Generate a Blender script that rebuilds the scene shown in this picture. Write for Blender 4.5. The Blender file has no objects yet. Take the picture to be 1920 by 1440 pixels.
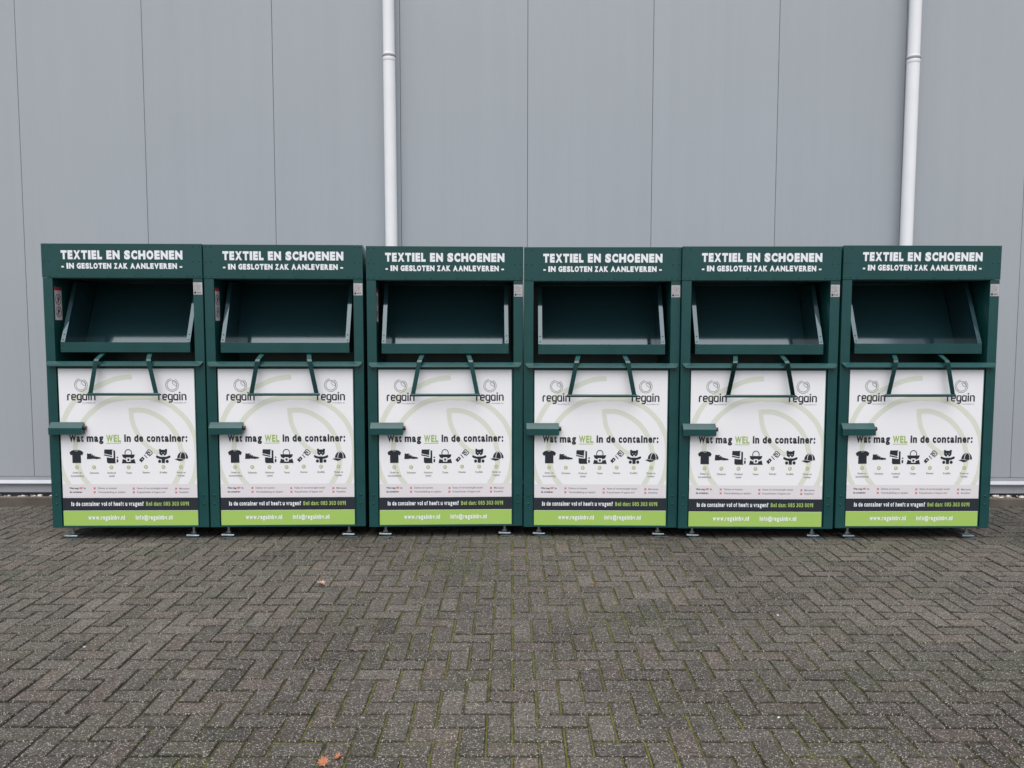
import bpy, bmesh, math, random
from mathutils import Matrix, Vector
R = math.radians
random.seed(7)
sc = bpy.context.scene
COL = sc.collection

# ---------------------------------------------------------------- camera
cam = bpy.data.cameras.new('camera'); cam_o = bpy.data.objects.new('camera', cam); COL.objects.link(cam_o)
cam.sensor_width = 36.0; cam.lens = 36.0 * 1500 / 1920
cam.clip_start = 0.05; cam.clip_end = 1000
cam_o.matrix_world = Matrix.Translation((0, 0, 1.6172)) @ Matrix.Rotation(R(90 - 4.243), 4, 'X') @ Matrix.Rotation(R(0.071), 4, 'Z')
sc.camera = cam_o

# ---------------------------------------------------------------- sky, sun, exposure
SUN_EL, SUN_AZ = 66.0, 186.0        # soft bright overcast from behind the photographer
w = bpy.data.worlds.new('World'); sc.world = w; w.use_nodes = True
nt = w.node_tree; bg = nt.nodes['Background']
sky = nt.nodes.new('ShaderNodeTexSky'); sky.sky_type = 'NISHITA'; sky.sun_disc = False
sky.sun_elevation = R(SUN_EL); sky.sun_rotation = R(SUN_AZ)
sky.air_density = 1.0; sky.dust_density = 3.0; sky.ozone_density = 1.0
hs = nt.nodes.new('ShaderNodeHueSaturation'); hs.inputs['Saturation'].default_value = 0.38
nt.links.new(sky.outputs['Color'], hs.inputs['Color']); nt.links.new(hs.outputs['Color'], bg.inputs['Color'])
bg.inputs['Strength'].default_value = 0.10
sun = bpy.data.lights.new('sun', 'SUN'); sun_o = bpy.data.objects.new('sun', sun); COL.objects.link(sun_o)
sun.energy = 1.5; sun.angle = R(64); sun.color = (1.0, 0.985, 0.965)
az = R(SUN_AZ)
to_sun = Vector((math.sin(az) * math.cos(R(SUN_EL)), math.cos(az) * math.cos(R(SUN_EL)), math.sin(R(SUN_EL))))
sun_o.rotation_euler = to_sun.to_track_quat('Z', 'Y').to_euler()
sc.view_settings.view_transform = 'Standard'; sc.view_settings.look = 'None'
sc.view_settings.exposure = 0.77; sc.view_settings.gamma = 1.0
sc.view_settings.use_curve_mapping = False

# ---------------------------------------------------------------- helpers
def srgb(r, g, b):
    f = lambda c: (c / 255 / 12.92) if c <= 10 else ((c / 255 + 0.055) / 1.055) ** 2.4
    return (f(r), f(g), f(b), 1.0)

def mat(name, col, rough=0.5, spec=0.5, metal=0.0, var=0.0, vscale=6.0, bump=0.0, bscale=30.0, coat=0.0, ior=1.5):
    m = bpy.data.materials.new(name); m.use_nodes = True
    n, l = m.node_tree.nodes, m.node_tree.links
    p = n['Principled BSDF']
    p.inputs['Base Color'].default_value = col if len(col) == 4 else (*col, 1)
    p.inputs['Roughness'].default_value = rough; p.inputs['Metallic'].default_value = metal
    p.inputs['Specular IOR Level'].default_value = spec; p.inputs['Coat Weight'].default_value = coat
    p.inputs['IOR'].default_value = ior
    tc = n.new('ShaderNodeTexCoord')
    if var:
        t = n.new('ShaderNodeTexNoise'); t.inputs['Scale'].default_value = vscale; t.inputs['Detail'].default_value = 6
        l.new(tc.outputs['Object'], t.inputs['Vector'])
        mr = n.new('ShaderNodeMapRange'); mr.inputs['From Min'].default_value = 0.3; mr.inputs['From Max'].default_value = 0.7
        mr.inputs['To Min'].default_value = 1 - var; mr.inputs['To Max'].default_value = 1 + var
        l.new(t.outputs['Fac'], mr.inputs['Value'])
        mx = n.new('ShaderNodeVectorMath'); mx.operation = 'SCALE'; mx.inputs[0].default_value = col[:3]
        l.new(mr.outputs['Result'], mx.inputs['Scale']); l.new(mx.outputs['Vector'], p.inputs['Base Color'])
        mr2 = n.new('ShaderNodeMapRange'); mr2.inputs['To Min'].default_value = max(0.02, rough - 0.06); mr2.inputs['To Max'].default_value = rough + 0.06
        l.new(t.outputs['Fac'], mr2.inputs['Value']); l.new(mr2.outputs['Result'], p.inputs['Roughness'])
    if bump:
        t2 = n.new('ShaderNodeTexNoise'); t2.inputs['Scale'].default_value = bscale; t2.inputs['Detail'].default_value = 3
        l.new(tc.outputs['Object'], t2.inputs['Vector'])
        b = n.new('ShaderNodeBump'); b.inputs['Strength'].default_value = bump; b.inputs['Distance'].default_value = 0.01
        l.new(t2.outputs['Fac'], b.inputs['Height']); l.new(b.outputs['Normal'], p.inputs['Normal'])
    return m

GREEN = (0.0082, 0.0590, 0.0590)
M = dict(
    green=mat('green_paint', GREEN, 0.30, 0.5, var=0.10, vscale=5, bump=0.05, bscale=3.0),
    chute=mat('green_gloss_paint', (0.017, 0.050, 0.058), 0.08, 0.5, ior=1.66),
    poster=mat('poster_white', (0.86, 0.855, 0.875), 0.35, 0.4, var=0.015, vscale=2),
    water=mat('poster_watermark', (0.705, 0.725, 0.625), 0.35, 0.4),
    ink=mat('poster_ink', (0.022, 0.026, 0.036), 0.4, 0.4),
    paleink=mat('poster_pale_ink', (0.16, 0.17, 0.17), 0.4, 0.4),
    grey=mat('poster_grey', (0.17, 0.165, 0.19), 0.4, 0.4),
    lime=mat('poster_lime', (0.37, 0.56, 0.13), 0.35, 0.4),
    olive=mat('poster_olive', (0.36, 0.50, 0.14), 0.35, 0.4),
    pink=mat('poster_pink', (0.75, 0.71, 0.735), 0.35, 0.4),
    red=mat('poster_red', (0.52, 0.05, 0.07), 0.4, 0.4),
    white=mat('lettering_white', (0.83, 0.85, 0.88), 0.4, 0.4),
    label=mat('label_paper', (0.46, 0.44, 0.45), 0.5, 0.3, var=0.06, vscale=30),
    sticker=mat('sticker_white', (0.72, 0.66, 0.70), 0.4, 0.4, var=0.03, vscale=20),
    galv=mat('galvanised_steel', (0.36, 0.40, 0.41), 0.35, 0.5, metal=0.9, var=0.15, vscale=40),
    darksteel=mat('dark_steel', (0.10, 0.13, 0.14), 0.4, 0.5, metal=0.5, var=0.2, vscale=40),
    lock=mat('lock_brass', (0.06, 0.03, 0.03), 0.35, 0.5, metal=0.6),
    pvc=mat('pvc_white', (0.84, 0.84, 0.86), 0.38, 0.4, var=0.03, vscale=4),
    seal=mat('pipe_seal', (0.36, 0.34, 0.35), 0.5, 0.4),
)

M['chute'].node_tree.nodes['Principled BSDF'].inputs['Specular Tint'].default_value = (0.80, 0.93, 1.0, 1)

class MB:
    """collects verts / faces of one mesh object"""
    def __init__(s): s.v = []; s.f = []; s.m = []; s.mats = []
    def mi(s, m):
        if m not in s.mats: s.mats.append(m)
        return s.mats.index(m)
    def add(s, vs, fs, m):
        o = len(s.v); k = s.mi(m); s.v += [tuple(p) for p in vs]
        for f in fs: s.f.append([i + o for i in f]); s.m.append(k)
    def bm(s, bm, m):
        bm.verts.index_update(); s.add([p.co[:] for p in bm.verts], [[q.index for q in f.verts] for f in bm.faces], m); bm.free()
    def box(s, x0, x1, y0, y1, z0, z1, m, bev=0.0):
        b = bmesh.new(); bmesh.ops.create_cube(b, size=1)
        for p in b.verts:
            p.co = Vector(((x0 + x1) / 2 + p.co.x * (x1 - x0), (y0 + y1) / 2 + p.co.y * (y1 - y0), (z0 + z1) / 2 + p.co.z * (z1 - z0)))
        if bev: bmesh.ops.bevel(b, geom=b.edges[:], offset=bev, segments=2, affect='EDGES', profile=0.5)
        s.bm(b, m)
    def prism(s, prof, x0, x1, m, bev=0.0):
        """profile of (y, z) points extruded along x"""
        b = bmesh.new(); n = len(prof)
        A = [b.verts.new((x0, y, z)) for y, z in prof]; B = [b.verts.new((x1, y, z)) for y, z in prof]
        b.faces.new(A); b.faces.new(B[::-1])
        for i in range(n): b.faces.new((A[i], B[i], B[(i + 1) % n], A[(i + 1) % n]))
        bmesh.ops.recalc_face_normals(b, faces=b.faces[:])
        if bev: bmesh.ops.bevel(b, geom=b.edges[:], offset=bev, segments=2, affect='EDGES', profile=0.5)
        s.bm(b, m)
    def hexa(s, P, m, bev=0.0):
        """8 corners: bottom loop 4, top loop 4"""
        b = bmesh.new(); V = [b.verts.new(p) for p in P]
        for f in ((0, 1, 2, 3), (4, 5, 6, 7), (0, 1, 5, 4), (1, 2, 6, 5), (2, 3, 7, 6), (3, 0, 4, 7)): b.faces.new([V[i] for i in f])
        bmesh.ops.recalc_face_normals(b, faces=b.faces[:])
        if bev: bmesh.ops.bevel(b, geom=b.edges[:], offset=bev, segments=2, affect='EDGES', profile=0.5)
        s.bm(b, m)
    def cyl(s, p0, p1, r, m, n=20, r1=None, bev=0.0):
        p0, p1 = Vector(p0), Vector(p1); d = p1 - p0
        b = bmesh.new(); bmesh.ops.create_cone(b, cap_ends=True, segments=n, radius1=r, radius2=r if r1 is None else r1, depth=d.length)
        if bev:
            bmesh.ops.bevel(b, geom=[e for e in b.edges if abs(e.verts[0].co.z - e.verts[1].co.z) < 1e-6], offset=bev, segments=2, affect='EDGES', profile=0.5)
        bmesh.ops.transform(b, matrix=Matrix.Translation((p0 + p1) / 2) @ d.to_track_quat('Z', 'Y').to_matrix().to_4x4(), verts=b.verts[:])
        s.bm(b, m)
    def dome(s, c, r, h, m, n=8):
        """rivet head on a surface facing -y"""
        c = Vector(c); vs = [(c.x + r * math.cos(a), c.y, c.z + r * math.sin(a)) for a in [2 * math.pi * i / n for i in range(n)]]
        vs += [(c.x + r * .6 * math.cos(a), c.y - h * .8, c.z + r * .6 * math.sin(a)) for a in [2 * math.pi * i / n for i in range(n)]]
        fs = [[i, (i + 1) % n, n + (i + 1) % n, n + i] for i in range(n)] + [list(range(n, 2 * n))]
        s.add(vs, fs, m)
    def build(s, name, parent=None, smooth=None, loc=None):
        me = bpy.data.meshes.new(name); me.from_pydata(s.v, [], s.f)
        for m in s.mats: me.materials.append(m)
        me.polygons.foreach_set('material_index', s.m)
        if smooth is not None:
            me.polygons.foreach_set('use_smooth', [True] * len(s.f)); me.set_sharp_from_angle(angle=R(smooth))
        me.update()
        o = bpy.data.objects.new(name, me); COL.objects.link(o)
        if parent: o.parent = parent
        if loc: o.location = loc
        return o

def tag(o, label=None, cat=None, group=None, kind=None):
    if label: o['label'] = label
    if cat: o['category'] = cat
    if group: o['group'] = group
    if kind: o['kind'] = kind
    return o
def empty(name, loc, rz=0):
    o = bpy.data.objects.new(name, None); COL.objects.link(o); o.location = loc; o.rotation_euler = (0, 0, rz); o.empty_display_size = 0.2
    return o

# ---- flat printed shapes (on a sheet facing -y, depth y)
def text2d(body, off=0.0, space=1.0):
    cu = bpy.data.curves.new('t', 'FONT'); cu.body = body; cu.offset = off; cu.space_character = space; cu.resolution_u = 3
    o = bpy.data.objects.new('t', cu); COL.objects.link(o)
    dg = bpy.context.evaluated_depsgraph_get(); ev = o.evaluated_get(dg); me = ev.to_mesh()
    vs = [(p.co.x, p.co.y) for p in me.vertices]; fs = [list(f.vertices) for f in me.polygons]
    ev.to_mesh_clear(); bpy.data.objects.remove(o); bpy.data.curves.remove(cu)
    return vs, fs
_x, _ = text2d('x'); _h, _ = text2d('H'); XR_ = max(p[1] for p in _x) / max(p[1] for p in _h)
CAPH = {}
def caph(off):
    if off not in CAPH:
        v, _ = text2d('H', off); CAPH[off] = (min(p[1] for p in v), max(p[1] for p in v))
    return CAPH[off]
def put_text(mb, body, x0, x1, base, cap, y, m, off=0.02, space=1.0, xh=0.0):
    """fit the text between x0 and x1 with its baseline and capital height; xh = x-height as a share of it"""
    vs, fs = text2d(body, off, space)
    a, b = min(p[0] for p in vs), max(p[0] for p in vs); lo, hi = caph(off); sy = cap / (hi - lo); sx = (x1 - x0) / (b - a)
    h0 = XR_ * (hi - lo)
    def yy(t):
        t -= lo
        if xh and t > 0: t = t * xh / XR_ if t < h0 else xh * (hi - lo) + (t - h0) * (1 - xh) / (1 - XR_)
        return base + t * sy
    out = [(x0 + (p[0] - a) * sx, yy(p[1])) for p in vs]
    mb.add([(p[0], y, p[1]) for p in out], fs, m)

WID = dict(T=.58, E=.47, X=.66, I=.25, L=.45, N=.64, S=.54, C=.54, H=.64, O=.62, G=.60, Z=.52, A=.66, K=.62, V=.64, R=.57, W=.92, B=.56, a=.48, b=.52, c=.43, d=.52, e=.50, f=.34, g=.52, h=.51, i=.22, l=.22, m=.80, n=.51, o=.52, r=.36, s=.44, t=.36, u=.51, v=.50, w=.78)
WID.update({':': .20, '.': .20, '-': .28, '?': .44, '@': .92}); WID.update({c: .50 for c in '0123456789'}); WID['1'] = .26
def put_condensed(mb, body, x0, x1, base, cap, y, m, off, gap=0.10, xh=0.0, spc=0.30):
    lo, hi = caph(off); H = hi - lo; h0 = XR_ * H; pen = 0.0; items = []
    for ch in body:
        if ch == ' ': pen += spc; continue
        vs, fs = text2d(ch, off); a, b = min(p[0] for p in vs), max(p[0] for p in vs); k = WID[ch] / (b - a)
        items.append(([(pen + (p[0] - a) * k, p[1] - lo) for p in vs], fs)); pen += WID[ch] + gap; items[-1] = (items[-1][0], fs, ch)
    tot = max(p[0] for vs, _, _ in items for p in vs); sx = (x1 - x0) / tot
    for vs, fs, ch in items:
        o = []
        for p in vs:
            t = p[1]
            if xh and ch in 'i:' and t > h0 * 1.06: t += 0.11 * H
            elif xh and t > 0: t = t * xh / XR_ if t < h0 else xh * H + (t - h0) * (1 - xh) / (1 - XR_)
            o.append((x0 + p[0] * sx, y, base + t * cap / H))
        mb.add(o, fs, m)
ZX = lambda zx: -0.5 + (zx - 238) / 1390.0 - 0.0016            # reading column on the printed sheet -> metres
Z6 = lambda zy: 1.2812 - (0.4296 + 0.0007225 * zy) * 1.1812 / 1.183
Z5 = lambda zy: 1.2812 - (-0.2232 + 0.0007225 * zy) * 1.1812 / 1.183
def poly(mb, pts, y, m, zf=None):
    zf = zf or Z6
    mb.add([(ZX(a), y, zf(b)) for a, b in pts], [list(range(len(pts)))], m)
def circ(mb, cx, cy, rx, ry, y, m, zf=None, n=18):
    poly(mb, [(cx + rx * math.cos(2 * math.pi * i / n), cy + ry * math.sin(2 * math.pi * i / n)) for i in range(n)], y, m, zf)
def spline(pts, k=8):
    out = []; P = [pts[0]] + list(pts) + [pts[-1]]
    for i in range(1, len(P) - 2):
        p0, p1, p2, p3 = P[i - 1:i + 3]
        for j in range(k):
            t = j / k
            out.append(tuple(0.5 * (2 * p1[q] + (p2[q] - p0[q]) * t + (2 * p0[q] - 5 * p1[q] + 4 * p2[q] - p3[q]) * t * t + (3 * p1[q] - p0[q] - 3 * p2[q] + p3[q]) * t ** 3) for q in (0, 1)))
    out.append(tuple(pts[-1])); return out
def ribbon(mb, pts, wd, y, m, zf=None, closed=False, clamp=None):
    zf = zf or Z6; n = len(pts); L = []; Rr = []
    for i in range(n):
        a = pts[(i - 1) % n] if (closed or i > 0) else pts[i]; b = pts[(i + 1) % n] if (closed or i < n - 1) else pts[i]
        d = Vector((b[0] - a[0], b[1] - a[1])); d = d.normalized() if d.length > 1e-9 else Vector((1, 0)); q = Vector((-d.y, d.x)) * wd / 2
        for S, sg in ((L, 1), (Rr, -1)):
            p = (pts[i][0] + sg * q.x, pts[i][1] + sg * q.y)
            if clamp: p = (min(max(p[0], clamp[0]), clamp[1]), min(max(p[1], clamp[2]), clamp[3]))
            S.append((ZX(p[0]), y, zf(p[1])))
    fs = []
    for i in range(n if closed else n - 1):
        j = (i + 1) % n; q = [i, j, n + j, n + i]
        ar = [(L + Rr)[k] for k in q]
        area = abs(sum(ar[k][0] * ar[(k + 1) % 4][2] - ar[(k + 1) % 4][0] * ar[k][2] for k in range(4)))
        if area > 1e-9: fs.append(q)
    mb.add(L + Rr, fs, m)

# ================================================================= SETTING: ground and paving
WX, WY, X0, Y0 = 0.1032, 0.1085, 0.003, 3.434
KERB_Y = 7.055
def paving_material():
    m = bpy.data.materials.new('paver_concrete'); m.use_nodes = True
    n, l = m.node_tree.nodes, m.node_tree.links; p = n['Principled BSDF']
    p.inputs['Roughness'].default_value = 0.78; p.inputs['Specular IOR Level'].default_value = 0.35
    geo = n.new('ShaderNodeNewGeometry'); at = n.new('ShaderNodeAttribute'); at.attribute_name = 'tint'
    def noise(scale, detail=4, rough=0.6):
        t = n.new('ShaderNodeTexNoise'); t.inputs['Scale'].default_value = scale; t.inputs['Detail'].default_value = detail; t.inputs['Roughness'].default_value = rough
        l.new(geo.outputs['Position'], t.inputs['Vector']); return t
    def ramp(src, pts):
        r = n.new('ShaderNodeValToRGB'); e = r.color_ramp.elements
        while len(e) < len(pts): e.new(0.5)
        for q, (pos, c) in zip(e, pts): q.position = pos; q.color = c
        l.new(src, r.inputs['Fac']); return r
    def mix(fac, a, b, mode='MIX'):
        x = n.new('ShaderNodeMix'); x.data_type = 'RGBA'; x.blend_type = mode
        if isinstance(fac, float): x.inputs[0].default_value = fac
        else: l.new(fac, x.inputs[0])
        for s, v in ((6, a), (7, b)):
            if isinstance(v, tuple): x.inputs[s].default_value = v
            else: l.new(v, x.inputs[s])
        return x.outputs[2]
    # broad stains over the whole yard
    big = noise(0.55, 5, 0.55)
    stain = ramp(big.outputs['Fac'], [(0.30, (0.52, 0.48, 0.47, 1)), (0.50, (0.92, 0.90, 0.88, 1)), (0.70, (1.18, 1.16, 1.10, 1))])
    col = mix(1.0, at.outputs['Color'], stain.outputs['Color'], 'MULTIPLY')
    # green film of algae in patches
    alg = noise(1.3, 6, 0.62); algr = ramp(alg.outputs['Fac'], [(0.50, (0, 0, 0, 1)), (0.72, (0.75, 0.75, 0.75, 1))])
    col = mix(algr.outputs['Color'], col, (0.052, 0.060, 0.030, 1))
    # aggregate: pale and dark grains of two sizes
    v1 = n.new('ShaderNodeTexVoronoi'); v1.inputs['Scale'].default_value = 165; l.new(geo.outputs['Position'], v1.inputs['Vector'])
    sep = n.new('ShaderNodeSeparateColor'); l.new(v1.outputs['Color'], sep.inputs['Color'])
    pale = ramp(sep.outputs['Red'], [(0.62, (0, 0, 0, 1)), (0.72, (0.5, 0.5, 0.5, 1)), (1.0, (1, 1, 1, 1))])
    near = ramp(v1.outputs['Distance'], [(0.30, (1, 1, 1, 1)), (0.55, (0, 0, 0, 1))])
    pm = mix(1.0, pale.outputs['Color'], near.outputs['Color'], 'MULTIPLY')
    col2 = mix(pm, col, (0.44, 0.415, 0.375, 1))
    dark = ramp(sep.outputs['Green'], [(0.0, (0.35, 0.35, 0.35, 1)), (0.40, (1, 1, 1, 1))])
    col3 = mix(1.0, col2, dark.outputs['Color'], 'MULTIPLY')
    fine = noise(60, 8, 0.75); fr = ramp(fine.outputs['Fac'], [(0.32, (0.55, 0.55, 0.55, 1)), (0.68, (1.35, 1.35, 1.35, 1))])
    col4 = mix(1.0, col3, fr.outputs['Color'], 'MULTIPLY')
    l.new(col4, p.inputs['Base Color'])
    b = n.new('ShaderNodeBump'); b.inputs['Strength'].default_value = 0.7; b.inputs['Distance'].default_value = 0.004
    l.new(v1.outputs['Distance'], b.inputs['Height']); l.new(b.outputs['Normal'], p.inputs['Normal'])
    return m
def joint_material():
    m = bpy.data.materials.new('joint_moss_and_sand'); m.use_nodes = True
    n, l = m.node_tree.nodes, m.node_tree.links; p = n['Principled BSDF']; p.inputs['Roughness'].default_value = 0.95
    geo = n.new('ShaderNodeNewGeometry')
    def noise(scale, d=4):
        t = n.new('ShaderNodeTexNoise'); t.inputs['Scale'].default_value = scale; t.inputs['Detail'].default_value = d
        l.new(geo.outputs['Position'], t.inputs['Vector']); return t.outputs['Fac']
    def math2(op, a, b):
        x = n.new('ShaderNodeMath'); x.operation = op
        for i, v in enumerate((a, b)):
            if isinstance(v, (int, float)): x.inputs[i].default_value = v
            else: l.new(v, x.inputs[i])
        return x.outputs[0]
    sp = n.new('ShaderNodeSeparateXYZ'); l.new(geo.outputs['Position'], sp.inputs[0])
    # moss thrives in a broad trodden strip in front of the middle banks
    ax = math2('ABSOLUTE', math2('SUBTRACT', sp.outputs['X'], 0.25), 0)
    strip = n.new('ShaderNodeMapRange'); strip.inputs['From Min'].default_value = 0.6; strip.inputs['From Max'].default_value = 2.3
    strip.inputs['To Min'].default_value = 0.17; strip.inputs['To Max'].default_value = -0.09; l.new(ax, strip.inputs['Value'])
    s = math2('ADD', math2('ADD', math2('MULTIPLY', noise(16, 8), 0.75), math2('MULTIPLY', noise(1.7, 3), 0.25)), strip.outputs[0])
    r = n.new('ShaderNodeValToRGB'); e = r.color_ramp.elements
    e[0].position = 0.44; e[0].color = (0.020, 0.018, 0.014, 1); e[1].position = 0.70; e[1].color = (0.118, 0.114, 0.022, 1)
    q = e.new(0.56); q.color = (0.060, 0.060, 0.016, 1)
    l.new(s, r.inputs['Fac'])
    f = n.new('ShaderNodeMapRange'); f.inputs['From Min'].default_value = 0.3; f.inputs['From Max'].default_value = 0.7; f.inputs['To Min'].default_value = 0.5; f.inputs['To Max'].default_value = 1.35
    l.new(noise(140, 3), f.inputs['Value'])
    v = n.new('ShaderNodeVectorMath'); v.operation = 'SCALE'; l.new(r.outputs['Color'], v.inputs[0]); l.new(f.outputs[0], v.inputs['Scale'])
    l.new(v.outputs[0], p.inputs['Base Color'])
    b = n.new('ShaderNodeBump'); b.inputs['Distance'].default_value = 0.004; l.new(noise(120, 4), b.inputs['Height']); l.new(b.outputs['Normal'], p.inputs['Normal'])
    return m
def make_paving():
    V, F, T = [], [], []
    rng = random.Random(3)
    XR = 8.0
    def brick(x0, x1, y0, y1):
        if y1 > KERB_Y + 0.06: y1 = min(y1, KERB_Y - 0.002)
        if y1 - y0 < 0.03: return
        jx, jy = rng.uniform(0.0028, 0.0045), rng.uniform(0.0026, 0.0040)
        ax, bx, ay, by = x0 + jx + rng.uniform(-.0014, .0014), x1 - jx + rng.uniform(-.0014, .0014), y0 + jy + rng.uniform(-.0014, .0014), y1 - jy + rng.uniform(-.0014, .0014)
        zt = [rng.gauss(0, 0.0011) for _ in range(4)]; base = rng.gauss(0, 0.0010)
        c = 0.0052; o = len(V)
        cs = [(ax, ay), (bx, ay), (bx, by), (ax, by)]; ins = [(ax + c, ay + c), (bx - c, ay + c), (bx - c, by - c), (ax + c, by - c)]
        for q, (x, y) in enumerate(cs): V.append((x, y, -0.03))
        for q, (x, y) in enumerate(cs): V.append((x, y, base + zt[q] - 0.0040))
        for q, (x, y) in enumerate(ins): V.append((x, y, base + zt[q]))
        for q in range(4):
            r_ = (q + 1) % 4
            F.append((o + q, o + r_, o + 4 + r_, o + 4 + q)); F.append((o + 4 + q, o + 4 + r_, o + 8 + r_, o + 8 + q))
        F.append((o + 8, o + 9, o + 10, o + 11))
        g = rng.gauss(0.097, 0.010); k = rng.random()
        t = (g * 1.05, g * 0.95, g * 0.835)
        if k < 0.16: t = (g * 1.15, g * 0.95, g * 0.83)
        elif k < 0.30: t = (g * 0.99, g * 0.90, g * 0.79)
        elif k < 0.40: t = (g * 1.22, g * 1.10, g * 0.96)
        elif k < 0.47: t = (g * 0.82, g * 0.75, g * 0.67)
        d = rng.uniform(.28, .62); e_ = (t[0] * d, t[1] * d * 1.02, t[2] * d * .8)
        T.extend([e_] * 8 + [t])
    j0 = int((Y0 - KERB_Y) / WY) - 2; j1 = int((Y0 + 2.5) / WY); i1 = int(XR / WX)
    for j in range(j0, j1):
        for i in range(-i1, i1):
            ytop = Y0 - j * WY
            if ytop - WY > KERB_Y: continue
            k = (i + j) % 4
            if k == 3: brick(X0 + i * WX, X0 + (i + 2) * WX, ytop - WY, ytop)
            elif k == 1: brick(X0 + i * WX, X0 + (i + 1) * WX, ytop - 2 * WY, ytop)
    me = bpy.data.meshes.new('brick_paving'); me.from_pydata(V, [], F)
    ca = me.attributes.new('tint', 'FLOAT_COLOR', 'FACE')
    buf = []
    for t in T: buf += [t[0], t[1], t[2], 1.0]
    ca.data.foreach_set('color', buf)
    me.materials.append(paving_material()); me.update()
    o = bpy.data.objects.new('brick_paving', me); COL.objects.link(o)
    return tag(o, 'weathered grey brown brick paving laid in herringbone', 'paving', kind='structure')
make_paving()
b = MB(); jm = joint_material()
b.add([(-8.1, -2.6, -0.0062), (8.1, -2.6, -0.0062), (8.1, KERB_Y - 0.001, -0.0062), (-8.1, KERB_Y - 0.001, -0.0062)], [[0, 1, 2, 3]], jm)
tag(b.build('joint_moss'), 'dark sand and yellow green moss in the paving joints', 'moss', kind='stuff')
b = MB(); b.add([(-300, -300, -0.04), (300, -300, -0.04), (300, 300, -0.04), (-300, 300, -0.04)], [[0, 1, 2, 3]], mat('yard_surface', (0.085, 0.080, 0.075), 0.85, 0.3, var=0.25, vscale=3, bump=0.3, bscale=120))
tag(b.build('ground'), 'grey yard surface around the paving', 'ground', kind='structure')

# kerb and gravel strip at the foot of the wall
KM = mat('kerb_concrete', (0.115, 0.098, 0.085), 0.85, 0.3, var=0.42, vscale=2.2, bump=0.4, bscale=90)
b = MB(); x = -12.0; rk = random.Random(5)
while x < 12:
    z = 0.070 + rk.uniform(-.002, .002); b.box(x, x + 0.996, KERB_Y, KERB_Y + 0.06, -0.038, z, KM, 0.004); x += 1.0
tag(b.build('kerb'), 'low concrete kerb along the foot of the wall', 'kerb', kind='structure')
def pebble(mb, c, r, m, rng, flat=0.6):
    bm = bmesh.new(); bmesh.ops.create_icosphere(bm, subdivisions=1, radius=1)
    ph = [rng.uniform(0.75, 1.25) for _ in bm.verts]; sx, sy, sz = r * rng.uniform(.8, 1.4), r * rng.uniform(.8, 1.2), r * flat * rng.uniform(.8, 1.2); a = rng.uniform(0, 6.3)
    for q, p in zip(ph, bm.verts):
        X, Yy = p.co.x * sx * q, p.co.y * sy * q
        p.co = Vector((c[0] + X * math.cos(a) - Yy * math.sin(a), c[1] + X * math.sin(a) + Yy * math.cos(a), c[2] + p.co.z * sz * q))
    mb.bm(bm, m)
PB = [mat('pebble_white', (0.66, 0.62, 0.57), 0.7, 0.3, var=0.15, vscale=40), mat('pebble_cream', (0.50, 0.42, 0.35), 0.7, 0.3, var=0.15, vscale=40), mat('pebble_rose', (0.33, 0.24, 0.21), 0.7, 0.3, var=0.2, vscale=40), mat('pebble_grey', (0.22, 0.21, 0.20), 0.7, 0.3, var=0.2, vscale=40)]
b = MB(); rp = random.Random(11)
b.add([(-12, KERB_Y + 0.0605, 0.035), (12, KERB_Y + 0.0605, 0.035), (12, 7.32, 0.035), (-12, 7.32, 0.035)], [[0, 1, 2, 3]], PB[3])
for i in range(1900):
    x = rp.uniform(-8.5, 8.5); y = rp.uniform(KERB_Y + 0.068, 7.215)
    pebble(b, (x, y, 0.042 + rp.uniform(0, 0.022)), rp.uniform(0.009, 0.021), PB[rp.choice((0, 0, 0, 1, 1, 2, 3))], rp)
tag(b.build('gravel', smooth=80), 'strip of pale pebbles between kerb and wall', 'gravel', kind='stuff')

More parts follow.
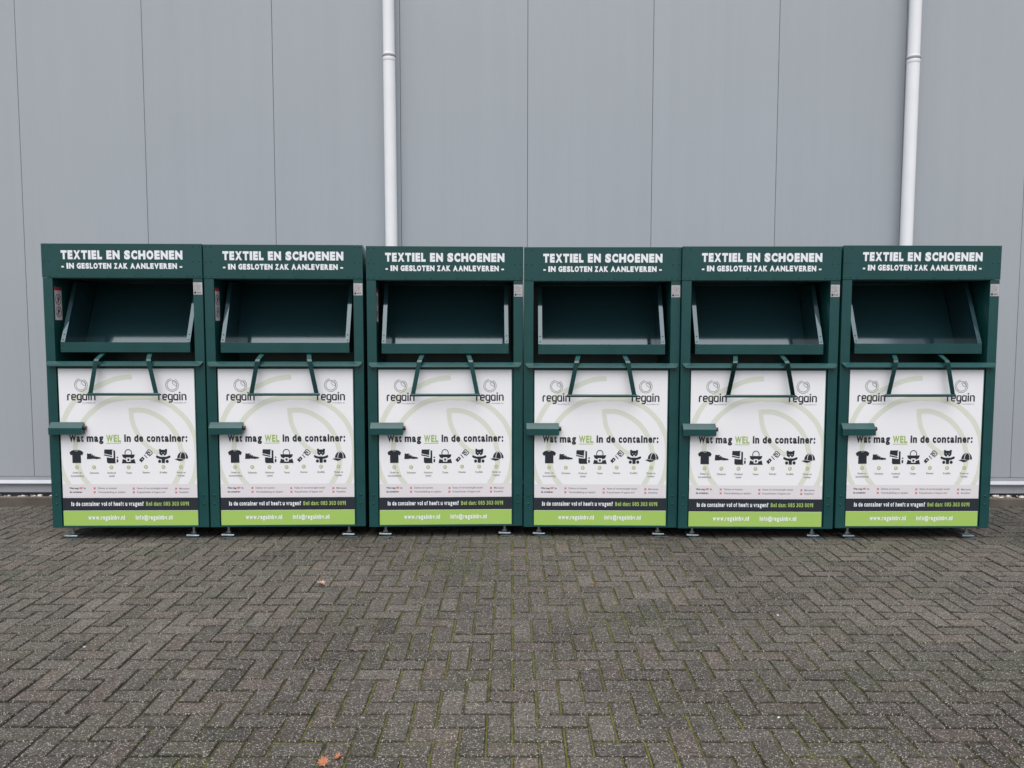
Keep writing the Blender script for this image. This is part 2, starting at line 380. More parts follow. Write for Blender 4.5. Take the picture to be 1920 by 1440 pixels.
# ================================================================= warehouse wall
WALL_Y = 7.2
def cladding_material():
    m = mat('grey_cladding', (0.366, 0.392, 0.424), 0.42, 0.45)
    n, l = m.node_tree.nodes, m.node_tree.links; p = n['Principled BSDF']
    geo = n.new('ShaderNodeNewGeometry'); mp = n.new('ShaderNodeMapping'); mp.inputs['Scale'].default_value = (9, 9, 0.35); l.new(geo.outputs['Position'], mp.inputs['Vector'])
    t = n.new('ShaderNodeTexNoise'); t.inputs['Scale'].default_value = 1; t.inputs['Detail'].default_value = 5; l.new(mp.outputs[0], t.inputs['Vector'])
    t2 = n.new('ShaderNodeTexNoise'); t2.inputs['Scale'].default_value = 0.7; t2.inputs['Detail'].default_value = 3; l.new(geo.outputs['Position'], t2.inputs['Vector'])
    ad = n.new('ShaderNodeMath'); ad.operation = 'ADD'; l.new(t.outputs['Fac'], ad.inputs[0]); l.new(t2.outputs['Fac'], ad.inputs[1])
    oi = n.new('ShaderNodeObjectInfo'); ad2 = n.new('ShaderNodeMath'); ad2.operation = 'MULTIPLY_ADD'; ad2.inputs[1].default_value = 0.35
    l.new(oi.outputs['Random'], ad2.inputs[0]); l.new(ad.outputs[0], ad2.inputs[2])
    mr = n.new('ShaderNodeMapRange'); mr.inputs['From Min'].default_value = 0.7; mr.inputs['From Max'].default_value = 1.7; mr.inputs['To Min'].default_value = 0.955; mr.inputs['To Max'].default_value = 1.045
    l.new(ad2.outputs[0], mr.inputs['Value'])
    v = n.new('ShaderNodeVectorMath'); v.operation = 'SCALE'; v.inputs[0].default_value = (0.366, 0.392, 0.424); l.new(mr.outputs[0], v.inputs['Scale']); l.new(v.outputs[0], p.inputs['Base Color'])
    # faint micro ribbing
    wv = n.new('ShaderNodeTexWave'); wv.wave_type = 'BANDS'; wv.bands_direction = 'X'; wv.inputs['Scale'].default_value = 6.0; wv.inputs['Distortion'].default_value = 0
    l.new(geo.outputs['Position'], wv.inputs['Vector'])
    bp = n.new('ShaderNodeBump'); bp.inputs['Strength'].default_value = 0.10; bp.inputs['Distance'].default_value = 0.004; l.new(wv.outputs['Fac'], bp.inputs['Height']); l.new(bp.outputs['Normal'], p.inputs['Normal'])
    return m
CL = cladding_material()
TR = mat('grey_trim', (0.34, 0.355, 0.385), 0.45, 0.4, var=0.05, vscale=3)
TL = mat('lit_drip_trim', (0.46, 0.48, 0.51), 0.40, 0.45, var=0.05, vscale=3)  # paler trim: light on the upward slope is put into the colour
DK = mat('joint_dark', (0.13, 0.14, 0.155), 0.8, 0.2)
wh = empty('warehouse', (0, WALL_Y, 0))
tag(wh, 'grey metal clad warehouse wall with vertical panel seams', 'building')
seams = [-4.345, -3.24, -2.102, -0.985, 0.135, 1.235, 2.335, 3.447, 4.535]
while seams[0] > -9: seams.insert(0, seams[0] - 1.11)
while seams[-1] < 9: seams.append(seams[-1] + 1.11)
for a, c in zip(seams[:-1], seams[1:]):
    b = MB(); b.box(a + 0.0018, c - 0.0018, 0, 0.05, 0.236, 7.0, CL, 0.0025); b.build('cladding_panel', wh)
b = MB(); b.box(seams[0], seams[-1], 0.0075, 0.055, 0.236, 6.9, DK); b.box(seams[0], seams[-1], 0.06, 0.30, 0.0, 6.95, DK); b.build('backing_wall', wh)
b = MB(); b.prism([(-0.004, 0.2335), (0.054, 0.2335), (0.054, 0.172), (-0.026, 0.172), (-0.026, 0.176), (-0.006, 0.201), (-0.004, 0.222)], seams[0], seams[-1], TR)
b.build('base_flashing', wh)
b = MB(); b.prism([(-0.0275, 0.1715), (-0.0275, 0.1775), (-0.0080, 0.2030), (-0.0070, 0.2010), (-0.0264, 0.1755), (-0.0264, 0.1715)], seams[0], seams[-1], TL); b.build('drip_edge', wh)
b = MB(); b.box(seams[0], seams[-1], 0.004, 0.058, 0.088, 0.1705, TR); b.build('plinth', wh)
b = MB(); b.box(seams[0], seams[-1], -0.06, 0.32, 7.002, 7.12, TR, 0.004); b.build('roof_trim', wh)

def downpipe(x0, x1, zc, label):
    r = empty('downpipe', (x0, 7.1, 0.04)); tag(r, label, 'drainpipe', 'white drainpipes on the grey wall')
    dx = (x1 - x0)
    f = lambda z: (dx * z / 4.4, 0, z - 0.04)
    b = MB(); b.cyl(f(0.04), f(zc - 0.004), 0.0525, M['pvc'], 32); b.build('pipe', r, 40)
    b = MB(); b.cyl(f(zc + 0.012), f(6.96), 0.0500, M['pvc'], 32); b.build('pipe', r, 40)
    b = MB(); b.cyl(f(zc - 0.03), f(zc + 0.004), 0.0545, M['pvc'], 32, bev=0.002); b.cyl(f(zc + 0.0045), f(zc + 0.022), 0.0585, M['seal'], 32, bev=0.004); b.cyl(f(zc + 0.0225), f(zc + 0.034), 0.0535, M['pvc'], 32, bev=0.003); b.build('collar', r, 40)
    for zb in (1.35, 3.1, 5.2):
        b = MB(); b.cyl(f(zb), f(zb + 0.025), 0.0545, M['pvc'], 32); b.box(f(zb)[0] - 0.012, f(zb)[0] + 0.012, 0.052, 0.10, f(zb)[2], f(zb)[2] + 0.025, M['pvc'])
        if zb == 1.35 or zb > 4.5: b.build('bracket', r, 40)
downpipe(-1.052, -1.067, 3.915, 'white drainpipe rising behind the third clothing bank from the left')
downpipe(3.452, 3.467, 3.902, 'white drainpipe rising behind the rightmost clothing bank')

# ================================================================= one clothing bank
G = M['green']; GC = M['chute']
def make_bank():
    root = empty('clothing_bank', (0, 0, 0))
    # --- cabinet
    b = MB()
    for s in (-1, 1):
        x0, x1 = sorted((s * 0.582, s * 0.512)); b.box(x0, x1, -0.0115, 0.06, 0.085, 1.9490, G, 0.002)
        x0, x1 = sorted((s * 0.5815, s * 0.573)); b.hexa([(x0, .061, .087), (x1, .061, .087), (x1, .995, .087), (x0, .995, .087), (x0, .061, 2.185), (x1, .061, 2.185), (x1, .995, 2.055), (x0, .995, 2.055)], G)
        x0, x1 = sorted((s * 0.518, s * 0.5125)); b.box(x0, x1, 0.061, 0.56, 1.301, 1.9435, G)
    b.box(-.5725, .5725, .990, .9945, .088, 2.05, G)
    b.hexa([(-.572, .002, 2.178), (.572, .002, 2.178), (.572, .989, 2.045), (-.572, .989, 2.045), (-.572, .002, 2.1845), (.572, .002, 2.1845), (.572, .989, 2.0515), (-.572, .989, 2.0515)], G)
    b.box(-.5115, .5115, .004, .558, 1.9455, 1.951, G)
    b.box(-.5120, .5120, .561, .566, 1.295, 1.951, G)
    b.box(-.5115, .5115, -.010, .560, 1.294, 1.300, G)
    b.box(-.5115, .5115, .012, .018, .090, 1.293, G)
    b.box(-.5725, .5725, .062, .989, .0855, .0905, G)
    for s in (-1, 1):
        for z in (0.331, 0.266): b.dome((s * 0.547, -0.0118, z), 0.0090, 0.0065, G)
        for x in (0.565, 0.543, 0.522): b.dome((s * x, -0.0118, 0.0985), 0.0042, 0.0025, G)
        for z in (1.288, ): b.dome((s * 0.546, -0.0118, z), 0.006, 0.003, G)
    b.build('cabinet', root)
    # --- hood
    b = MB()
    b.prism([(-.0148, 1.950), (-.0172, 2.1985), (-.0095, 2.1985), (-.0090, 1.952)], -.5835, .5835, G, 0.0012)
    b.prism([(-.0088, 1.9505), (-.0088, 1.9535), (.0025, 1.9545), (.0025, 1.9515)], -.580, .580, G)
    for s in (-1, 1):
        x0, x1 = sorted((s * .5832, s * .5818)); b.prism([(-.0088, 1.953), (-.0092, 2.198), (.12, 2.181), (.06, 1.953)], x0, x1, G)
    b.prism([(-.0090, 2.1925), (-.0090, 2.1980), (.12, 2.1840), (.12, 2.1785)], -.5795, .5795, G)
    yf = lambda z: -.0148 - .0024 * (z - 1.950) / .2485 - 0.0003
    for x in (-.566, -.527, -.481, -.292, -.103, .09, .279, .471, .514, .561): b.dome((x, yf(1.968), 1.968), 0.0060, 0.0048, G)
    for z in (2.183, 2.073):
        for x in (-.566, -.525, .522, .563): b.dome((x, yf(z), z), 0.0060, 0.0048, G)
    hood = b.build('hood', root)
    tilt = lambda mb: [setattr(mb, 'v', [(p[0], yf(p[2]) - 0.0006, p[2]) for p in mb.v])]
    hx = lambda zx: -.582 + (zx - 128) / 1632 * 1.164
    hz = lambda zy: 2.1996 - (zy - 127) / 352 * .2490
    for wd, a, c in (('TEXTIEL', 326, 745), ('EN', 790, 925), ('SCHOENEN', 970, 1565)):
        b = MB(); put_condensed(b, wd, hx(a), hx(c), hz(290), hz(198) - hz(290), 0, M['white'], 0.070, 0.085); tilt(b); b.build('title_lettering', hood)
    for wd, a, c in (('-', 328, 353), ('IN', 380, 456), ('GESLOTEN', 484, 836), ('ZAK', 862, 1004), ('AANLEVEREN', 1029, 1506), ('-', 1533, 1560)):
        b = MB(); put_condensed(b, wd, hx(a), hx(c), hz(387), hz(328) - hz(387), 0, M['white'], 0.062, 0.085); tilt(b); b.build('subtitle_lettering', hood)
    # --- tilting chute: lip, sheet, two side plates with flanges
    k = 0.463                                                    # run per rise of the tilted box
    b = MB()
    pf = [(0.012, 1.409), (0.30, 1.409)] + [(0.30 + 0.03 * math.sin(a), 1.439 - 0.03 * math.cos(a)) for a in (0.3, .6, .9, 1.15)]
    pf = [(0.0, 1.409), (0.275, 1.409), (0.293, 1.413), (0.306, 1.424), (0.316, 1.4435)]
    top = 1.935; pf.append((0.316 + k * (top - 1.4435), top))
    th = 0.002
    out = [(y + th * .5, z - th) for y, z in pf[:2]] + [(y + th, z - th * .7) for y, z in pf[2:]]
    b.prism(pf + out[::-1], -.4595, .4595, GC)
    ch = b.build('chute', root, 40)
    b = MB(); b.box(-.475, .475, -.004, -.0015, 1.403, 1.477, G, 0.0008); b.box(-.474, .474, -.0012, .010, 1.4745, 1.4765, G)
    for s in (-1, 1):
        for z in (1.423, 1.458): b.dome((s * .462, -.0043, z), 0.0055, 0.0042, G)
    b.build('front_lip', ch)
    for s in (-1, 1):
        b = MB()
        x0, x1 = sorted((s * .4600, s * .4620))
        y_at = lambda z: 0.0000 + k * (z - 1.477)
        b.prism([(0.0005, 1.404), (0.0005, 1.4735), (y_at(top), top), (y_at(top) + .31, top), (0.318, 1.4435), (0.285, 1.404)], x0, x1, GC)
        x0, x1 = sorted((s * .445, s * .475))
        b.prism([(y_at(1.4785), 1.4785), (y_at(top), top), (y_at(top) - .0018, top + .0008), (y_at(1.4785) - .0018, 1.4793)], x0, x1, GC)
        for z in (1.495, 1.535): b.dome((s * .461, y_at(z) - .0022, z), 0.0055, 0.0042, G)
        b.build('side_plate', ch)
    # --- pull handle
    hd = None
    b = MB(); b.cyl((-.262, -.060, 1.095), (.262, -.060, 1.095), .0105, G, 16, bev=0.002); hd = b.build('pull_handle', root, 40)
    for s in (-1, 1):
        b = MB(); w2 = .0165; t = .0035
        pts = [(s * .168, .030, 1.404), (s * .188, -.054, 1.353), (s * .192, -.061, 1.340), (s * .240, -.061, 1.098)]
        nrm = [(0, -.5, .85), (0, -.62, .78), (0, -1, .15), (0, -1, 0)]
        vs = []
        for (x, y, z), q in zip(pts, nrm):
            q = Vector(q).normalized() * t
            for sx, sq in ((-1, 0), (1, 0), (1, 1), (-1, 1)): vs.append((x + sx * w2, y - q.y * (0 if sq else -1) * 1.0, z - q.z * (1 if not sq else 0)) if not sq else (x + sx * w2, y + q.y, z + q.z))
        fs = [[0, 1, 2, 3], [15, 14, 13, 12]]
        for i in range(3):
            for q in range(4): a_, c_ = i * 4 + q, i * 4 + (q + 1) % 4; fs.append([a_, a_ + 4, c_ + 4, c_])
        bm = bmesh.new(); VV = [bm.verts.new(v) for v in vs]
        for f in fs: bm.faces.new([VV[i] for i in f])
        bmesh.ops.recalc_face_normals(bm, faces=bm.faces[:]); b.bm(bm, G); b.build('arm', hd)
    # --- ledge below the opening
    b = MB()
    bm = bmesh.new()
    prof = [(0.035, 1.337), (-0.002, 1.336), (-0.030, 1.316), (-0.034, 1.303), (-0.030, 1.303), (-0.025, 1.312), (-0.002, 1.329), (0.035, 1.329)]
    ends = []
    for s in (-1, 1):
        ends.append([bm.verts.new((s * (0.572 if y > -0.01 else (0.566 if z > 1.31 else 0.548)), y, z)) for y, z in prof])
    n = len(prof); bm.faces.new(ends[0]); bm.faces.new(ends[1][::-1])
    for i in range(n): bm.faces.new((ends[0][i], ends[1][i], ends[1][(i + 1) % n], ends[0][(i + 1) % n]))
    bmesh.ops.recalc_face_normals(bm, faces=bm.faces[:])
    bmesh.ops.translate(bm, vec=(0, -0.0118, 0), verts=bm.verts[:])
    for v in bm.verts:
        if v.co.y > 0.02: v.co.y = -0.0122
    b.bm(bm, G)
    b.build('ledge', root)
    # --- door and printed sheet
    b = MB(); b.box(-.507, .507, -.002, .008, .0935, 1.2915, G, 0.0015); b.box(-.5115, .5115, -.0095, -.0030, .0855, .0965, G, .001)
    door = b.build('door', root)
    b = MB(); b.box(-.5016, .4984, -.0046, -.0023, .0990, 1.2812, M['poster'])
    po = b.build('poster', root)
    Y1, Y2, Y3 = -.0052, -.0058, -.0064
    cx, cy = 940.0, 1160.0
    pol = lambda r, a: (cx + r * math.cos(R(a)), cy - r * math.sin(R(a)))
    CLM = (240, 1626, 312, 1508)
    b = MB()
    A = [(990, 393), (900, 398), (800, 420), (700, 462)] + [pol(r, a) for r, a in ((752, 130), (740, 150), (732, 175), (730, 200), (728, 225), (725, 250), (722, 280), (719, 310), (717, 332), (703, 350), (696, 8), (690, 18), (676, 30), (644, 47), (604, 65), (565, 80), (555, 92), (555, 115), (555, 145), (555, 175), (556, 200), (557, 218), (560, 245), (565, 280), (570, 310), (570, 325), (560, 342), (545, 356))] + [(1475, 1150), (1430, 1000), (1340, 872), (1220, 785), (1090, 738), (965, 738)]
    AA = spline(A, 8)
    cur = []
    for p in AA:                                                  # the drawing stops at the edge of the sheet and at the pale strip
        if p[0] < 215 or p[0] > 1652 or p[1] > 1530:
            if len(cur) > 1: ribbon(b, cur, 50, Y1, M['water'], Z5, clamp=CLM)
            cur = []
        else: cur.append(p)
    if len(cur) > 1: ribbon(b, cur, 50, Y1, M['water'], Z5, clamp=CLM)
    ribbon(b, spline([(965, 716), (985, 870), (1035, 990), (1080, 1060), (1160, 1140), (1240, 1185)], 6), 46, Y1 - .0002, M['water'], Z5)
    b.build('watermark', po)
    # logos
    for k_, dx in enumerate((0, 933)):
        b = MB()
        lc, lr = (467 + dx, 477), 66
        ribbon(b, [(lc[0] + lr * math.cos(R(a)), lc[1] - lr * math.sin(R(a))) for a in range(100, 425, 10)], 4.5, Y2, M['paleink'], Z5)
        ribbon(b, [(lc[0] + 51 * math.cos(R(a)), lc[1] - 51 * math.sin(R(a))) for a in range(0, 360, 12)], 4.5, Y2, M['paleink'], Z5, closed=True)
        ribbon(b, spline([(lc[0] + 2, lc[1] - 37), (lc[0] + 8, lc[1] - 16), (lc[0] + 28, lc[1] + 2), (lc[0] + 50, lc[1] + 8)], 5), 4, Y2, M['paleink'], Z5)
        ribbon(b, spline([(lc[0] + 2, lc[1] - 37), (lc[0] + 26, lc[1] - 32), (lc[0] + 44, lc[1] - 14), (lc[0] + 50, lc[1] + 8)], 5), 4, Y2, M['paleink'], Z5)
        W, o = 14.5, 322 + dx; yb, yx = 629, 576; I = M['ink']
        rr = lambda pts: ribbon(b, pts, W, Y2, I, Z5)
        rr([(o + 6, yb + 6), (o + 6, yx + 8), (o + 11, yx), (o + 30, yx)])                                              # r
        rr([(o + 84, yb), (o + 56, yb), (o + 48, yb - 8), (o + 48, yx + 8), (o + 56, yx), (o + 78, yx), (o + 86, yx + 8), (o + 86, 602), (o + 48, 602)])          # e
        rr([(o + 138, yb), (o + 112, yb), (o + 104, yb - 8), (o + 104, yx + 8), (o + 112, yx), (o + 142, yx), (o + 142, 645), (o + 134, 653), (o + 106, 653)])    # g
        rr([(o + 198, yb + 6), (o + 198, yx), (o + 168, yx), (o + 160, yx + 8), (o + 160, yb - 8), (o + 168, yb), (o + 198, yb)])                                 # a
        rr([(o + 221, yb + 6), (o + 221, yx - 6)]); rr([(o + 221, 562), (o + 221, 548)])                                                                         # i
        rr([(o + 245, yb + 6), (o + 245, yx), (o + 274, yx), (o + 282, yx + 8), (o + 282, yb + 6)])                                                               # n
        put_text(b, 'recyclables bv', ZX(475 + dx), ZX(610 + dx), Z5(666), 0.0085, Y2, M['grey'], 0.0, 1.05)
        b.build('logo', po)
    # heading
    def line(name, body, x0, x1, base, cap, m, off, space=1.0):
        q = MB()
        if cap > 40: put_condensed(q, body, ZX(x0), ZX(x1), Z6(base), Z6(base - cap) - Z6(base), Y2, m, off, space, 0.0 if body.isupper() else 0.76)
        else: put_text(q, body, ZX(x0), ZX(x1), Z6(base), Z6(base - cap) - Z6(base), Y2, m, off, space)
        return q.build(name, po)
    for wd, a, c in (('Wat', 326, 472), ('mag', 505, 676), ('in', 890, 958), ('de', 993, 1086), ('container:', 1122, 1540)):
        line('heading', wd, a, c, 164, 74, M['ink'], 0.044, 0.085)
    line('green_heading', 'WEL', 706, 857, 164, 74, M['olive'], 0.036, 0.10)
    b = MB(); poly(b, [(705, 175), (858, 175), (858, 180), (705, 180)], Y2, M['olive']); b.build('underline', po)
    # pictograms
    I = M['ink']; Wt = M['poster']
    def icon(name, fn):
        q = MB(); fn(q); q.build(name, po)
    def tshirt(q):
        poly(q, [(322, 275), (343, 256), (374, 247), (382, 258), (394, 263), (406, 258), (415, 247), (446, 256), (466, 275), (453, 304), (438, 298), (439, 384), (350, 384), (350, 298), (335, 304)], Y2, I)
        poly(q, [(380, 248), (409, 248), (403, 256), (394, 259), (386, 256)], Y2, I)
    def shoe(q):
        poly(q, [(503, 286), (512, 283), (520, 288), (546, 284), (556, 292), (575, 304), (600, 318), (638, 325), (643, 332), (640, 338), (600, 343), (560, 339), (540, 343), (499, 343)], Y2, I)
        ribbon(q, [(545, 300), (562, 293)], 5, Y3, Wt); ribbon(q, [(562, 308), (578, 300)], 5, Y3, Wt); ribbon(q, [(580, 318), (594, 308)], 5, Y3, Wt)
    def towels(q):
        poly(q, [(682, 243), (772, 243), (762, 252), (760, 303), (678, 284)], Y2, I); poly(q, [(678, 293), (760, 311), (760, 323), (678, 305)], Y2, I)
        poly(q, [(704, 326), (770, 334), (774, 328), (774, 253), (792, 253), (792, 376), (799, 388), (716, 388), (704, 376)], Y2, I)
        poly(q, [(806, 320), (822, 320), (822, 332), (806, 332)], Y2, I); poly(q, [(806, 345), (822, 345), (822, 372), (814, 380), (804, 374)], Y2, I)
    def bag(q):
        ribbon(q, [(927 + 34 * math.cos(R(a)), 282 - 38 * math.sin(R(a))) for a in range(-20, 201, 20)], 8, Y2, I)
        poly(q, [(861, 296), (995, 296), (984, 326), (956, 340), (900, 340), (872, 326)], Y2, I)
        poly(q, [(857, 388), (868, 342), (895, 352), (960, 352), (988, 342), (1000, 388)], Y2, I)
        poly(q, [(905, 328), (950, 328), (950, 372), (905, 372)], Y3, Wt); poly(q, [(917, 339), (938, 339), (938, 362), (917, 362)], Y3 - .0006, I)
    def belt(q):
        poly(q, [(1036, 354), (1072, 318), (1094, 341), (1060, 380)], Y2, I); poly(q, [(1062, 346), (1070, 338), (1077, 346), (1069, 354)], Y3, Wt)
        ribbon(q, [(1090, 299), (1121, 333)], 8, Y2, I)
        ribbon(q, [(1104, 288), (1132, 249), (1142, 245), (1174, 274), (1175, 284), (1144, 314)], 8, Y2, I)
        ribbon(q, [(1118, 290), (1138, 268), (1154, 284)], 13, Y2, I); ribbon(q, [(1126, 300), (1148, 296)], 13, Y2, I)
    def bear(q):
        poly(q, [(1246, 262), (1256, 250), (1286, 246), (1317, 250), (1327, 262), (1324, 290), (1308, 306), (1264, 306), (1248, 290)], Y2, I); circ(q, 1256, 249, 13, 11, Y2 - .0003, I); circ(q, 1317, 249, 13, 11, Y2 - .0003, I)
        ribbon(q, [(1222, 320), (1256, 332), (1318, 332), (1351, 320)], 24, Y2, I); circ(q, 1222, 318, 10, 12, Y2 - .0003, I); circ(q, 1351, 318, 10, 12, Y2 - .0003, I)
        poly(q, [(1254, 324), (1319, 324), (1304, 350), (1303, 386), (1270, 386), (1270, 350)], Y2 - .0003, I); circ(q, 1248, 368, 16, 17, Y2, I); circ(q, 1326, 368, 16, 17, Y2, I)
        poly(q, [(1280, 294), (1294, 294), (1292, 312), (1282, 312)], Y3, Wt); circ(q, 1272, 280, 6, 2.5, Y3, Wt, n=8); circ(q, 1302, 280, 6, 2.5, Y3, Wt, n=8)
    def cap(q):
        poly(q, [(1430, 334), (1436, 306), (1452, 282), (1478, 269), (1502, 270), (1526, 286), (1540, 312), (1543, 338), (1520, 340), (1500, 346), (1462, 336)], Y2, I)
        poly(q, [(1402, 346), (1432, 339), (1462, 342), (1500, 350), (1486, 361), (1455, 367), (1432, 358)], Y2, I)
        ribbon(q, spline([(1487, 270), (1468, 292), (1460, 336)], 5), 5, Y3, Wt); ribbon(q, spline([(1492, 270), (1514, 296), (1518, 341)], 5), 5, Y3, Wt)
    for nm, fn in (('shirt_pictogram', tshirt), ('shoe_pictogram', shoe), ('towel_pictogram', towels), ('handbag_pictogram', bag), ('belt_pictogram', belt), ('bear_pictogram', bear), ('cap_pictogram', cap)): icon(nm, fn)
    for cx_, cy_ in ((393, 428), (570, 429), (748, 430), (926, 430), (1105, 426), (1285, 427), (1466, 427)):
        q = MB(); ribbon(q, [(cx_ + 16 * math.cos(R(a)), cy_ + 16 * math.sin(R(a))) for a in range(0, 360, 20)], 7, Y2, M['olive'], closed=True)
        ribbon(q, [(cx_ - 7, cy_), (cx_ - 1, cy_ + 7), (cx_ + 9, cy_ - 7)], 5, Y2 - .0003, M['olive']); q.build('check_mark', po)
    for t, x0, x1, y in (('Onder- en', 348, 440, 494), ('bovenkleding', 330, 460, 528), ('Schoenen', 526, 616, 496), ('Huishoud', 705, 792, 496), ('textiel', 720, 778, 529), ('Tassen', 897, 958, 496), ('Riemen', 1070, 1142, 493), ('Knuffels', 1247, 1322, 493), ('Petten en', 1422, 1512, 494), ('hoeden', 1432, 1502, 527)):
        line('caption', t, x0, x1, y, 19, M['grey'], 0.012, 1.05)
    # strip with what is not wanted
    b = MB(); poly(b, [(239, 606), (1627, 606), (1627, 746), (239, 746)], Y1 - .0003, M['pink']); b.build('exclusion_strip', po)
    line('exclusion_heading', 'Wat mag', 308, 400, 658, 20, I, 0.03); line('red_heading', 'NIET', 407, 447, 658, 20, M['red'], 0.03); line('exclusion_heading', 'in', 457, 474, 658, 20, I, 0.03); line('exclusion_heading', 'de container:', 308, 440, 698, 20, I, 0.03)
    for t, x0, x1, y in (('Dekens en kussens', 601, 796, 658), ('Vloerbedekking en tapijten', 601, 884, 700), ('Natte of verontreinigde textiel', 1005, 1322, 660), ('Knipselresten of lappen stof', 1005, 1297, 701), ('Matrassen', 1443, 1548, 664), ('Restafval', 1443, 1536, 702)):
        line('exclusion_text', t, x0, x1, y, 20, M['grey'], 0.012, 1.05)
    for x, y in ((567, 650), (567, 691), (971, 654), (971, 693), (1410, 656), (1410, 695)):
        q = MB(); ribbon(q, [(x - 10, y - 10), (x + 10, y + 10)], 6, Y2, M['red']); ribbon(q, [(x - 10, y + 10), (x + 10, y - 10)], 6, Y2 - .0003, M['red']); q.build('cross_mark', po)
    b = MB(); poly(b, [(234, 751), (1630, 751), (1630, 884), (234, 884)], Y1 - .0003, I); b.build('question_band', po)
    line('question_lettering', 'Is de container vol of heeft u vragen?', 321, 1070, 836, 44, M['white'], 0.030, 0.12); line('phone_lettering', 'Bel dan: 085 303 0091', 1094, 1537, 836, 43, M['olive'], 0.028, 0.12)
    b = MB(); poly(b, [(236, 888), (1627, 888), (1627, 1043), (236, 1043)], Y1 - .0003, M['lime']); b.build('contact_band', po)
    line('web_address', 'www.regainbv.nl', 491, 870, 982, 46, M['white'], 0.032, 0.11); line('mail_address', 'info@regainbv.nl', 981, 1364, 982, 46, M['white'], 0.032, 0.11)
    # --- lock cover
    b = MB(); b.prism([(-.0125, .883), (-.016, .884), (-.056, .846), (-.057, .842), (-.057, .796), (-.0535, .796), (-.0535, .842), (-.014, .879), (-.0125, .879)], -.563, -.318, G, 0.0006)
    for x0, x1 in ((-.5625, -.5605), (-.3205, -.3185)): b.prism([(-.0125, .8785), (-.015, .8775), (-.0533, .843), (-.0533, .797), (-.0125, .797)], x0, x1, G)
    lk = b.build('lock_cover', root)
    b = MB(); b.cyl((-.3184, -.026, .842), (-.300, -.026, .842), .0155, M['lock'], 18, bev=.002); b.build('lock_cylinder', lk, 40)
    # --- feet
    for x, y in ((-.465, .045), (.447, .045), (-.465, .92), (.447, .92)):
        b = MB(); b.cyl((0, 0, .031), (0, 0, .095), .0105, M['galv'], 14); b.cyl((0, 0, .033), (0, 0, .046), .020, M['galv'], 6)
        ft = b.build('foot', root, 40, (x, y, 0))
        b = MB(); b.hexa([(-.048, -.036, .018), (.048, -.030, .018), (.048, .036, .018), (-.048, .036, .018), (-.046, -.034, .031), (.046, -.027, .025), (.046, .034, .025), (-.046, .034, .031)], M['galv'], 0.002)
        b.build('flange_plate', ft)
        b = MB(); b.box(-.035, .075, -.048, .045, .001, .0065, M['darksteel'], 0.002); b.box(-.016, .030, -.02, .02, .0066, .0175, M['darksteel'], 0.002); b.build('base_plate', ft)
    # --- stickers
    b = MB(); xs = -.5112; b.add([(xs, .008, 1.64), (xs, .104, 1.64), (xs, .104, 1.860), (xs, .008, 1.860)], [[0, 1, 2, 3]], M['sticker']); b.add([(xs, .008, 1.8605), (xs, .104, 1.8605), (xs, .104, 1.885), (xs, .008, 1.885)], [[0, 1, 2, 3]], M['red'])
    st = b.build('warning_sticker', root)
    b = MB(); xs += .0006; RG = mat('sign_ring', (0.10, 0.045, 0.055), 0.4, 0.4)
    for zc in (1.793, 1.703):
        n = 24; vs = []
        for rad in (.040, .0345): vs += [(xs, .056 + rad * math.cos(2 * math.pi * i / n), zc + rad * math.sin(2 * math.pi * i / n)) for i in range(n)]
        b.add(vs, [[i, (i + 1) % n, n + (i + 1) % n, n + i] for i in range(n)], RG)
        s1 = lambda pts: b.add([(xs, .056 + p, zc + q) for p, q in pts], [list(range(len(pts)))], I)
        s1([(-.020, .012), (-.006, .018), (.006, .004), (.020, .010), (.022, .002), (.006, -.006), (.004, -.026), (-.004, -.026), (-.004, -.004)]); s1([(-.004, .028), (.006, .028), (.008, .019), (-.004, .019)])
        a = R(45); b.add([(xs + .0004, .056 + p * math.cos(a) - q * math.sin(a), zc + p * math.sin(a) + q * math.cos(a)) for p, q in ((-.035, -.0025), (.035, -.0025), (.035, .0025), (-.035, .0025))], [[0, 1, 2, 3]], RG)
    b.build('prohibition_signs', st)
    b = MB(); b.box(.5145, .5795, -.0130, -.0121, 1.829, 1.918, M['label']); lb = b.build('type_label', root)
    b = MB(); yl = -.0136
    for i in range(6): put_text(b, ('Type', 'inzameling', 'textiel', 'nr. 085', 'bouwjaar', 'NL')[i], .520, .520 + (.030, .048, .044, .040, .048, .022)[i], 1.905 - i * .0095, .0045, yl, M['grey'], 0.01)
    n = 12; b.add([(.527 + .0085 * math.cos(2 * math.pi * i / n), yl, 1.843 + .008 * math.sin(2 * math.pi * i / n)) for i in range(n)], [list(range(n))], I)
    for x in (.541, .551, .561): b.add([(x, yl, 1.838), (x + .007, yl, 1.838), (x + .007, yl, 1.850), (x, yl, 1.850)], [[0, 1, 2, 3]], M['paleink'])
    b.build('label_print', lb)
    return root

def children(o): return [c for c in bpy.data.objects if c.parent == o]
def copy_tree(o, parent=None):
    c = o.copy(); COL.objects.link(c); c.parent = parent
    for ch in children(o):
        copy_tree(ch, c)
    return c
proto = make_bank()
BANKS = [(-2.8629, 5.9322, 1.0888, .0067, 'dark green clothing bank at the far left end of the row'),
         (-1.6912, 5.9701, 1.7636, .0039, 'dark green clothing bank second from the left, beside the leftmost one'),
         (-0.5007, 6.0118, 2.1502, -.0024, 'dark green clothing bank third from the left, in front of the left white drainpipe'),
         (0.6720, 6.0086, -0.7421, -.0068, 'dark green clothing bank fourth from the left, just right of the middle of the row'),
         (1.8406, 5.9639, -0.6599, -.0042, 'dark green clothing bank second from the right, beside the rightmost one'),
         (3.0217, 5.9585, 0.4487, .0027, 'dark green clothing bank at the right end, in front of the right white drainpipe')]
roots = [proto] + [copy_tree(proto) for _ in BANKS[1:]]
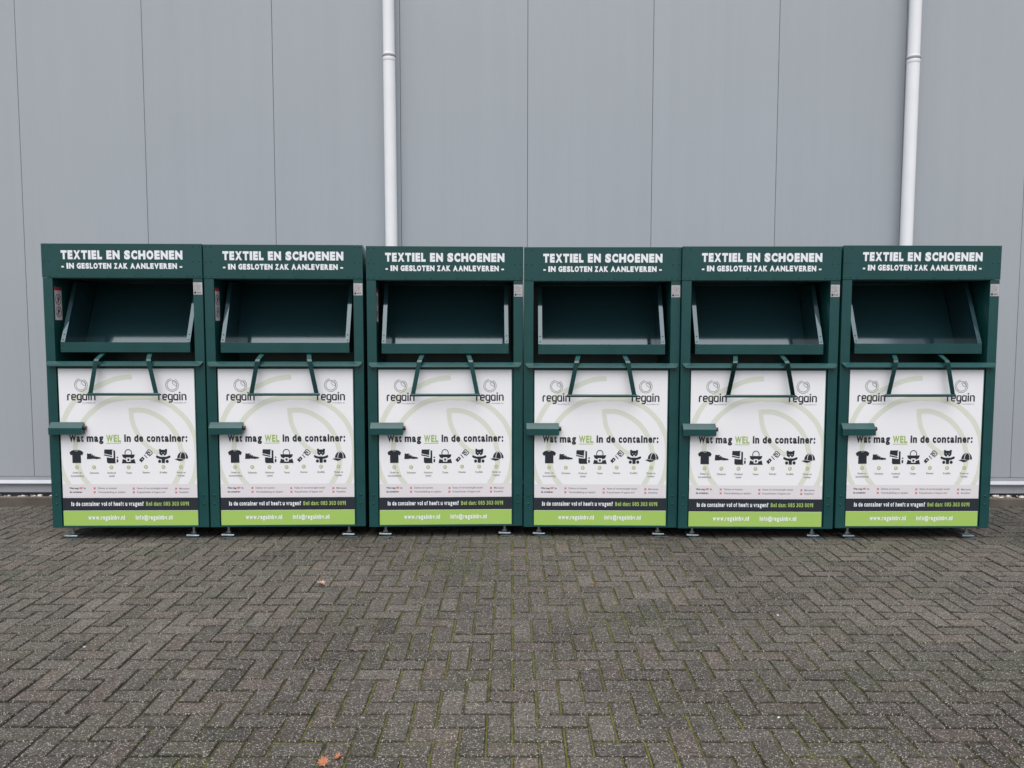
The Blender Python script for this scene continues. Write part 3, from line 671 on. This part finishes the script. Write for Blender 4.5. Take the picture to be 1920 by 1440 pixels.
for r, (x, y, a, dz, lab) in zip(roots, BANKS):
    r.location = (x, y, dz); r.rotation_euler = (0, 0, R(a))
    tag(r, lab, 'clothing bank', 'row of six green clothing banks')
    for c in children(r):
        if c.name.split('.')[0] == 'foot': c.location.z = -dz

# ================================================================= litter on the paving
def leaf(loc, size, rz, curl, m, label, pts=None, tilt=(0, 0)):
    out = pts or [(0, -.5), (.10, -.30), (.38, -.36), (.30, -.16), (.50, .02), (.30, .08), (.34, .30), (.14, .24), (0, .50), (-.14, .24), (-.34, .30), (-.30, .08), (-.50, .02), (-.30, -.16), (-.38, -.36), (-.10, -.30)]
    bm = bmesh.new(); n = len(out)
    z = lambda x, y: curl * (1.6 * x * x + 0.7 * y * y) + 0.05 * math.sin(9 * x + 5 * y)
    rings = []
    for s in (1.0, 0.66, 0.33):
        rings.append([bm.verts.new((x * s, y * s, z(x * s, y * s))) for x, y in out])
    c = bm.verts.new((0, 0, 0))
    for A, B in ((0, 1), (1, 2)):
        for i in range(n): bm.faces.new((rings[A][i], rings[A][(i + 1) % n], rings[B][(i + 1) % n], rings[B][i]))
    for i in range(n): bm.faces.new((rings[2][i], rings[2][(i + 1) % n], c))
    st = [bm.verts.new(v) for v in ((-.015, -.48, .03), (.015, -.48, .03), (.05, -.85, .05), (.02, -.86, .05))]; bm.faces.new(st)
    bmesh.ops.scale(bm, vec=(size, size, size), verts=bm.verts[:])
    bmesh.ops.rotate(bm, cent=(0, 0, 0), matrix=Matrix.Rotation(rz, 3, 'Z') @ Matrix.Rotation(tilt[0], 3, 'X') @ Matrix.Rotation(tilt[1], 3, 'Y'), verts=bm.verts[:])
    lo = min(v.co.z for v in bm.verts); bmesh.ops.translate(bm, vec=(0, 0, 0.0015 - lo), verts=bm.verts[:])
    b = MB(); b.bm(bm, m); o = b.build('fallen_leaf', smooth=180, loc=(loc[0], loc[1], 0.0015))
    so = o.modifiers.new('thickness', 'SOLIDIFY'); so.thickness = 0.0008
    return tag(o, label, 'leaf', 'dry leaves on the paving')
LO = mat('leaf_orange', (0.36, 0.135, 0.07), 0.6, 0.35, var=0.35, vscale=50, bump=0.3, bscale=80)
LP = mat('leaf_pale', (0.46, 0.30, 0.235), 0.6, 0.35, var=0.25, vscale=50, bump=0.3, bscale=80)
leaf((-1.185, 4.86), 0.060, 1.4, 0.9, LP, 'pale pink curled leaf lying alone on the paving left of the middle', tilt=(0.25, 0.1))
leaf((-0.690, 2.822), 0.046, 0.5, 0.6, LO, 'larger orange leaf at the bottom edge, left of the other orange leaf', tilt=(0.5, -0.3))
leaf((-0.648, 2.878), 0.036, 2.2, 0.9, LO, 'smaller curled orange leaf at the bottom edge, right of the larger one', tilt=(-0.2, 0.2))
leaf((0.502, 4.898), 0.024, 0.9, 0.7, LO, 'tiny orange leaf scrap on the paving right of the middle')
rq = random.Random(21)
for x, y, r, lab in ((1.482, 4.35, .008, 'small white pebble on the paving right of the middle, farther from the camera'), (1.101, 3.187, .007, 'small white pebble on the near paving right of the middle'), (-2.14, 3.90, .006, 'small pale pebble on the near paving at the left')):
    b = MB(); pebble(b, (0, 0, r * .5), r, PB[0], rq, 0.6); tag(b.build('pebble', smooth=80, loc=(x, y, 0.001)), lab, 'pebble', 'pebbles strewn on the paving')
